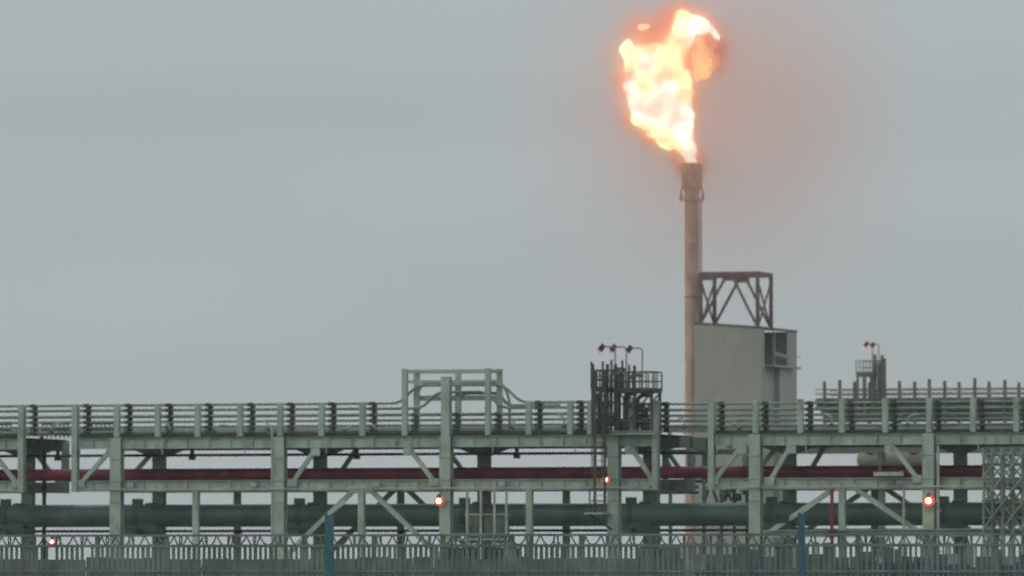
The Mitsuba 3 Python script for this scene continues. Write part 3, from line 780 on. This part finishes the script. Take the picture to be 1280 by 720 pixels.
for k in range(3):
    y = YF + .8 + k * 1.2
    single('far_pipe', tube([[xf0, y, az(507 + 9 * k, y)], [xf1, y, az(507 + 9 * k, y)]], [.42, .36, .36][k], 14), ['far_steel', 'deck_pipe_paint', 'far_steel'][k], ['upper hazy pipe of the far rack on the right', 'middle hazy pipe of the far rack on the right', 'lower hazy pipe of the far rack on the right'][k], 'pipe', 'pipes of the far rack', 40)
t = thing('far_platform', 'distant railed lamp platform on thin legs above the far pipe rack', 'access platform')
Y = YF - 1.5
x0, x1 = ax(1070.5, Y), ax(1092, Y); x2, x3 = ax(1094, Y), ax(1104, Y)
z0, z1 = az(471, Y), az(455, Y)
part(t, 'floor', box(x0, x1, Y, Y + 2, z0 - .2, z0), 'far_steel')
railing(t, x0, x1, Y, Y + 2, z0, z1, 6, 'far_steel', 'fb')
for x in (x0 + .1, x1 - .1, (x0 + x1) / 2):
    for yy in (Y + .1, Y + 1.9):
        part(t, 'leg', bar([x, yy, az(520, Y)], [x, yy, z0 - .2], .17, .17, (0, 1, 0)), 'far_steel')
for px, py in ((1092, 447), (1101, 448), (1104, 452), (1097, 458)):
    part(t, 'mast', bar([ax(px, Y), Y + .5, az(520, Y)], [ax(px, Y), Y + .5, az(py, Y)], .2, .2, (0, 1, 0)), 'far_steel')
for z in np.linspace(az(515, Y), az(455, Y), 9):
    part(t, 'tie', bar([x2, Y + .4, z], [x3, Y + .4, z], .07, .08), 'far_steel')
for i, (px, py, bx_) in enumerate(((1083.5, 433.5, 1091), (1091.5, 434.5, 1099))):
    flood_lamp(['left one of two distant flood lamps above the far platform', 'right one of two distant flood lamps above the far platform'][i], [ax(bx_, Y + .8), Y + .8, az(470, Y)], [ax(px, Y + .8), Y + .8, az(py, Y)], .5)

# ------------------------------------------------------------------ cluttered manifold behind the gap between central and right rack
YM = 14.0
t = thing('pipe_manifold', 'dense dark manifold of crossed struts and valves seen through the gap right of centre', 'manifold')
for px in (823, 838, 880, 902, 918, 934):
    part(t, 'frame_post', bar([ax(px, YM), YM, 0], [ax(px, YM), YM, az(rng.choice([598, 604, 560]), YM)], .17, .17, (0, 1, 0)), 'rear_green_paint')
for py in (602, 609, 616):
    part(t, 'header_pipe', tube([[ax(822, YM), YM + .5, az(py, YM)], [ax(870 if py > 605 else 945, YM), YM + .5, az(py, YM)]], .11, 8), rng.choice(['navy_pipe_paint', 'rear_green_paint']), 40)
for a, b in (((880, 628), (888, 602)), ((897, 628), (888, 602)), ((915, 626), (905, 604)), ((905, 626), (918, 606)), ((826, 560), (846, 598))):
    part(t, 'strut', bar(at(*a, YM + .4), at(*b, YM + .4), .16, .16), 'rear_green_paint')
for px, py in ((842, 612), (858, 613), (905, 618), (915, 612), (923, 622), (932, 614), (866, 575), (935, 566), (922, 552), (912, 556)):
    c = at(px, py, YM - .3)
    part(t, 'valve', cat(lathe([(0, -.22), (.2, -.22), (.14, -.12), (.22, 0), (.14, .12), (.2, .22), (0, .22)], c, 12), wheel(c + [0, -.45, 0], .16)), rng.choice(['rear_green_paint', 'navy_pipe_paint']), 40)
part(t, 'valve_box', cat(box(ax(853, 1), ax(866, 1), .5, 1.6, az(560), az(547)), box(ax(869, 1), ax(886, 1), .5, 1.4, az(563), az(548))), 'cabinet_green')
single('scaffold_walkway', cat(box(ax(825, 9), ax(945, 9), 8.5, 10, az(569, 9), az(563, 9)), box(ax(830, 9), ax(836, 9), 8.6, 9, az(600, 9), az(569, 9)), box(ax(880, 9), ax(887, 9), 8.6, 9, az(600, 9), az(569, 9))), 'rear_green_paint', 'dark walkway slab bridging the gap between central and right rack', 'walkway')

# small hung tray on the right rack
t = thing('hung_tray', 'small pale tray hung on rods before the red pipe on the right rack', 'tray')
part(t, 'tray', box(ax(1094, -.5), ax(1129, -.5), -.8, -.36, az(597, -.5), az(592, -.5)), 'tray_metal')
for px in (1100, 1127):
    part(t, 'rod', bar([ax(px, -.6), -.6, az(592, -.6)], [ax(px, -.6), -.6, az(566 if px == 1100 else 590, -.6)], .09, .09, (0, 1, 0)), 'rear_green_paint')

# conduit lines clipped to some columns
for px, top, g in ((340, 530, 'second column of the central rack'), (1173, 560, 'second column of the right rack, by its lamp'), (1130, 612, 'leg brace end near the right lamp')):
    x = ax(px, -.3)
    t = thing('conduit', f'thin upright conduit beside the {g}', 'conduit')
    part(t, 'pipe', tube([[x, -.3, 0], [x, -.3, az(top, -.3)]], .075, 8), 'tray_metal', 40)
    for py in (690, 640, 605):
        part(t, 'clip', box(x - .13, x + .13, -.24, -.18, az(py, -.3) - .05, az(py, -.3) + .05), 'tray_metal')

# ------------------------------------------------------------------ lattice scaffold tower at the right edge, before the rack
t = thing('scaffold_tower', 'grey green lattice scaffold tower standing before the rack at the right edge', 'scaffold')
Y0, Y1 = -3.6, -1.6
P = [1230, 1241, 1254, 1267, 1279, 1292]
ztp = az(568, Y0)
for Y in (Y0, Y1):
    for px in P:
        part(t, 'standard', tube([[ax(px, Y0), Y, 0], [ax(px, Y0), Y, ztp + .25]], .085 if px != 1254 else .13, 8), 'deck_pipe_paint' if Y == Y0 else 'deck_pipe_paint', 40)
    for py in (571, 583, 606, 627, 649, 664):
        part(t, 'ledger', tube([[ax(1227, Y0), Y + .12, az(py, Y0)], [ax(1296, Y0), Y + .12, az(py, Y0)]], .075, 8), 'deck_pipe_paint' if Y == Y0 else 'deck_pipe_paint', 40)
    pys = (571, 600, 632, 664)
    for a, b in zip(P[::2], P[2::2] + [P[-1]]):
        for u, w in zip(pys, pys[1:]):
            part(t, 'brace', tube([[ax(a, Y0), Y - .12, az(u, Y0)], [ax(b, Y0), Y - .12, az(w, Y0)]], .06, 6), 'deck_pipe_paint', 40)
            part(t, 'brace', tube([[ax(b, Y0), Y - .24, az(u, Y0)], [ax(a, Y0), Y - .24, az(w, Y0)]], .06, 6), 'deck_pipe_paint', 40)
for py in (604, 640):
    part(t, 'platform', box(ax(1229, Y0), ax(1294, Y0), Y0 + .15, Y1 - .05, az(py + 3, Y0), az(py, Y0)), 'rear_green_paint')
for px in P[::2]:
    for py in (583, 627, 649):
        part(t, 'transom', tube([[ax(px, Y0), Y0, az(py, Y0) - .15], [ax(px, Y0), Y1, az(py, Y0) - .15]], .06, 6), 'deck_pipe_paint', 40)

# ------------------------------------------------------------------ service cabinets before the rack, right of the tall column
t = thing('service_platform', 'railed service platform with slim posts right of the tall column', 'platform')
YC = -3.0
for px in (584, 601, 618, 633):
    part(t, 'post', bar([ax(px, YC), YC, 0], [ax(px, YC), YC, az(613, YC)], .12, .12, (0, 1, 0)), 'tray_metal')
part(t, 'floor', box(ax(552, YC), ax(642, YC), YC, YC + 2, az(683, YC), az(680, YC)), 'cabinet_green')
for py in (668, 674):
    part(t, 'rail', bar([ax(552, YC), YC - .08, az(py, YC)], [ax(642, YC), YC - .08, az(py, YC)], .06, .1), 'tray_metal')
for a, b, lab in ((582, 599.5, 'left of two green equipment cabinets on the service platform'), (605, 631, 'wider right green equipment cabinet on the service platform')):
    t = thing('equipment_cabinet', lab, 'cabinet', 'green cabinets on the service platform')
    x0, x1, z0, z1 = ax(a, YC + .6), ax(b, YC + .6), az(680, YC + .6) + .04, az(644, YC + .6)
    part(t, 'body', box(x0, x1, YC + .6, YC + 1.5, z0, z1), 'cabinet_green')
    part(t, 'lid', box(x0 - .05, x1 + .05, YC + .52, YC + 1.55, z1 + .002, z1 + .09), 'tray_metal')
    nd = 2
    for k in range(nd):
        u, w = x0 + (x1 - x0) * k / nd + .04, x0 + (x1 - x0) * (k + 1) / nd - .04
        part(t, 'door', box(u, w, YC + .56, YC + .598, z0 + .08, z1 - .08), 'cabinet_green')
        part(t, 'handle', box(w - .1, w - .06, YC + .52, YC + .559, (z0 + z1) / 2, (z0 + z1) / 2 + .18), 'shoe_dark')
for gx0, gx1 in ((556, 600), (606, 640), (795, 832)):
    lab = {556: 'dark louvred unit under the left cabinet, behind the fence', 606: 'dark louvred unit under the right cabinet, behind the fence', 795: 'dark louvred unit behind the fence below the access platform'}[gx0]
    t = thing('louvred_unit', lab, 'cooling unit', 'dark louvred units behind the fence')
    x0, x1 = ax(gx0, YC), ax(gx1, YC)
    za, zb = 0.0, az(684.5, YC)
    part(t, 'body', box(x0, x1, YC + .3, YC + 1.6, za, zb), 'shoe_dark')
    for u in np.arange(x0 + .05, x1, .38):
        part(t, 'slat', box(u, u + .12, YC + .2, YC + .297, za + .3, zb - .05), 'cabinet_green')

# red riser
t = thing('hydrant_riser', 'thin dark red standpipe rising before the thick green pipe', 'standpipe')
x = ax(1040, -1.5)
part(t, 'pipe', tube([[x, -1.5, 0], [x, -1.5, az(614, -1.5)]], .1, 10), 'maroon_paint', 40)
part(t, 'cap', lathe([(0, .1), (.15, .08), (.15, -.05), (.1, -.06)], [x, -1.5, az(614, -1.5)], 12), 'maroon_paint', 40)
part(t, 'valve', cat(wheel([x, -1.75, az(668, -1.5)], .2), box(x - .12, x + .12, -1.65, -1.35, az(668, -1.5) - .18, az(668, -1.5) + .18)), 'maroon_paint')
# low pale slab at right behind the fence
single('low_pipe_bridge', cat(ibeam([ax(955, -1.2), -1.2, az(668, -1.2)], [ax(1290, -1.2), -1.2, az(666, -1.2)], .5, .42, (0, 0, 1), .05, .04), *[box(ax(p, -1.2) - .15, ax(p, -1.2) + .15, -1.35, -1.05, 0, az(678, -1.2)) for p in (965, 1020, 1075, 1130, 1185, 1240)]), 'pale_green_paint', 'low pale green beam on short legs along the foot of the right rack', 'beam')

# ------------------------------------------------------------------ blue posts near the fence
for px, w, mat, lab, tilt in ((411.5, 11.0, 'teal_paint', 'bright teal blue square post with slanted top left of centre', 1), (1002, 9.0, 'blue_paint', 'dull blue square post with a dark camera arm, right of centre', 0)):
    Y = -104.0
    x, z1 = ax(px, Y), az(640, Y)
    wd = w / (FPX / (DIST + Y * math.cos(YAW))) / (math.cos(YAW) + math.sin(YAW) * .8)
    t = thing('blue_post', lab, 'post', 'blue posts before the rack')
    v, f = box(x - wd / 2, x + wd / 2, Y - wd * .4, Y + wd * .4, 0, z1 - .1); v = v.copy()
    v[5:7, 2] += .22
    part(t, 'shaft', (v, f), mat)
    part(t, 'base_plate', box(x - .4, x + .4, Y - .4, Y + .4, 0, .03), mat)
    part(t, 'stub_arm', bar([x, Y - wd * .2, z1 - .08], [x + .75, Y - .2, z1 + .42], .14, .16), 'pale_green_paint')
    if not tilt:
        part(t, 'camera_arm', bar([x - wd / 2, Y, az(655, Y)], [x - .75, Y - .05, az(652, Y)], .08, .1), 'shoe_dark')
        part(t, 'camera', cat(box(x - 1.0, x - .55, Y - .35, Y + .05, az(655, Y), az(647, Y)), box(x - 1.06, x - .5, Y - .42, Y + .08, az(647, Y), az(646, Y))), 'shoe_dark')

# ------------------------------------------------------------------ fence, its wire, and the hoarding behind it
YN = -100.0
t = thing('security_fence', 'long dark green picket fence with double top rail across the foreground', 'fence')
x0, x1 = ax(-60, YN), ax(1345, YN)
zA1, zA2, zA3 = az(668.8, YN), az(682, YN), az(714, YN)
for k, px in enumerate(np.arange(-51, 1345, 86.4)):
    x = ax(px, YN)
    part(t, 'post', bar([x, YN, 0], [x, YN, zA1 + .03], .17, .17, (0, 1, 0)), 'fence_green')
for z, h in ((zA1, .10), (zA2, .12), (zA3, .1)):
    part(t, 'rail', bar([x0, YN - .12, z], [x1, YN - .12, z], .06, h), 'fence_green')
xs = np.arange(x0, x1, .235)
ps = []
for x in xs:
    if rng.random() < .04: continue
    w = rng.uniform(.11, .165) if x < ax(830, YN) else rng.uniform(.06, .12)
    ps.append(box(x - w / 2, x + w / 2, YN - .085, YN - .045, .1, zA2 + .03 + rng.uniform(0, .03)))
part(t, 'pickets', cat(ps), 'fence_green', kind='stuff')
# razor wire coils between the two rails
s = np.linspace(0, 1, 6500)
turns = (x1 - x0) / .42
an = s * turns * 2 * np.pi
hx = x0 + (x1 - x0) * s + .16 * np.sin(an * .37 + 1.0)
rad = .20 + .02 * np.sin(an * .11)
single('razor_wire', tube(np.stack([hx, YN + .1 + rad * np.cos(an), (zA1 + zA2) / 2 + rad * np.sin(an)], 1), .036, 5), 'fence_green', 'coiled wire strung between the two top rails of the fence', 'wire coil')

t = thing('site_hoarding', 'low hoarding of corrugated green and blue sheets close behind the fence', 'hoarding')
YH = -88.0
def hoard_run(px, px_end, Y, top, pick, widths):
    while px < px_end:
        wpx = rng.choice(widths)
        xa, xb = ax(px, Y), ax(px + wpx, Y) - .03
        zt_ = az(top(px), Y)
        nn = int(max(4, (xb - xa) / .11))
        u = np.linspace(xa, xb, nn)
        yo = Y + rng.uniform(-.05, .05) + .035 * np.array([(0, 1, 1, 0)[i % 4] for i in range(nn)])
        v = np.vstack([np.stack([u, yo, u * 0 + 0.05], 1), np.stack([u, yo, u * 0 + zt_], 1), np.stack([u, yo + .02, u * 0 + 0.05], 1), np.stack([u, yo + .02, u * 0 + zt_], 1)])
        i = np.arange(nn - 1)
        q = lambda a, b_, c, d: np.vstack([np.stack([a, b_, c], 1), np.stack([a, c, d], 1)])
        f = np.vstack([q(i, i + 1, i + 1 + nn, i + nn), q(i + 1 + 2 * nn, i + 2 * nn, i + 3 * nn, i + 1 + 3 * nn), q(i + nn, i + 1 + nn, i + 1 + 3 * nn, i + 3 * nn)])
        part(t, 'sheet', (v, f), pick(px))
        px += wpx


hoard_run(-60, 830, YH, lambda p: 697.0 + rng.uniform(-1.5, 2.5), lambda p: HOARD[rng.randrange(3 if p < 600 else 4)], [26, 30, 34, 40])


def right_top(p):
    if 1030 < p < 1062 or 1138 < p < 1166: return 697 + rng.uniform(-1, 1)
    return rng.choice([679, 684, 687, 690, 693, 696])


hoard_run(830, 1345, YH, right_top, lambda p: HOARD[rng.choice([1, 2, 3, 3, 4, 6] if p < 1180 else [0, 1, 2, 2, 6])], [9, 12, 15, 20])
for z in (az(702, YH),):
    part(t, 'back_rail', bar([ax(-60, YH), YH + .14, z - .3], [ax(1345, YH), YH + .14, z - .3], .08, .1), 'fence_green')
t = thing('blue_hoarding', 'low row of uneven dark blue boards at the bottom right behind the fence', 'hoarding')
hoard_run(870, 1060, YH - 6, lambda p: 708 + rng.uniform(-2, 8), lambda p: HOARD[rng.choice([3, 3, 4])], [7, 10, 13])
hoard_run(1060, 1345, YH - 6, lambda p: 704 + rng.uniform(-3, 7), lambda p: HOARD[rng.choice([4, 4, 5])], [6, 8, 10, 13])
part(t, 'back_rail', bar([ax(870, YH), YH - 5.8, .8], [ax(1345, YH), YH - 5.8, .8], .08, .1), 'fence_green')

# ------------------------------------------------------------------ air
scene['haze'] = {'type': 'cube', 'to_world': mi.ScalarTransform4f().translate([0, 300, 39]).scale([1700, 1400, 40]), 'bsdf': {'type': 'null'}, 'interior': {'type': 'ref', 'id': 'haze_air'}}
labels['haze'] = {'kind': 'stuff', 'label': 'thin grey haze filling the air over the whole plant', 'category': 'haze'}
print('shapes', sum(1 for d in scene.values() if d.get('type') in ('ply', 'cube')))
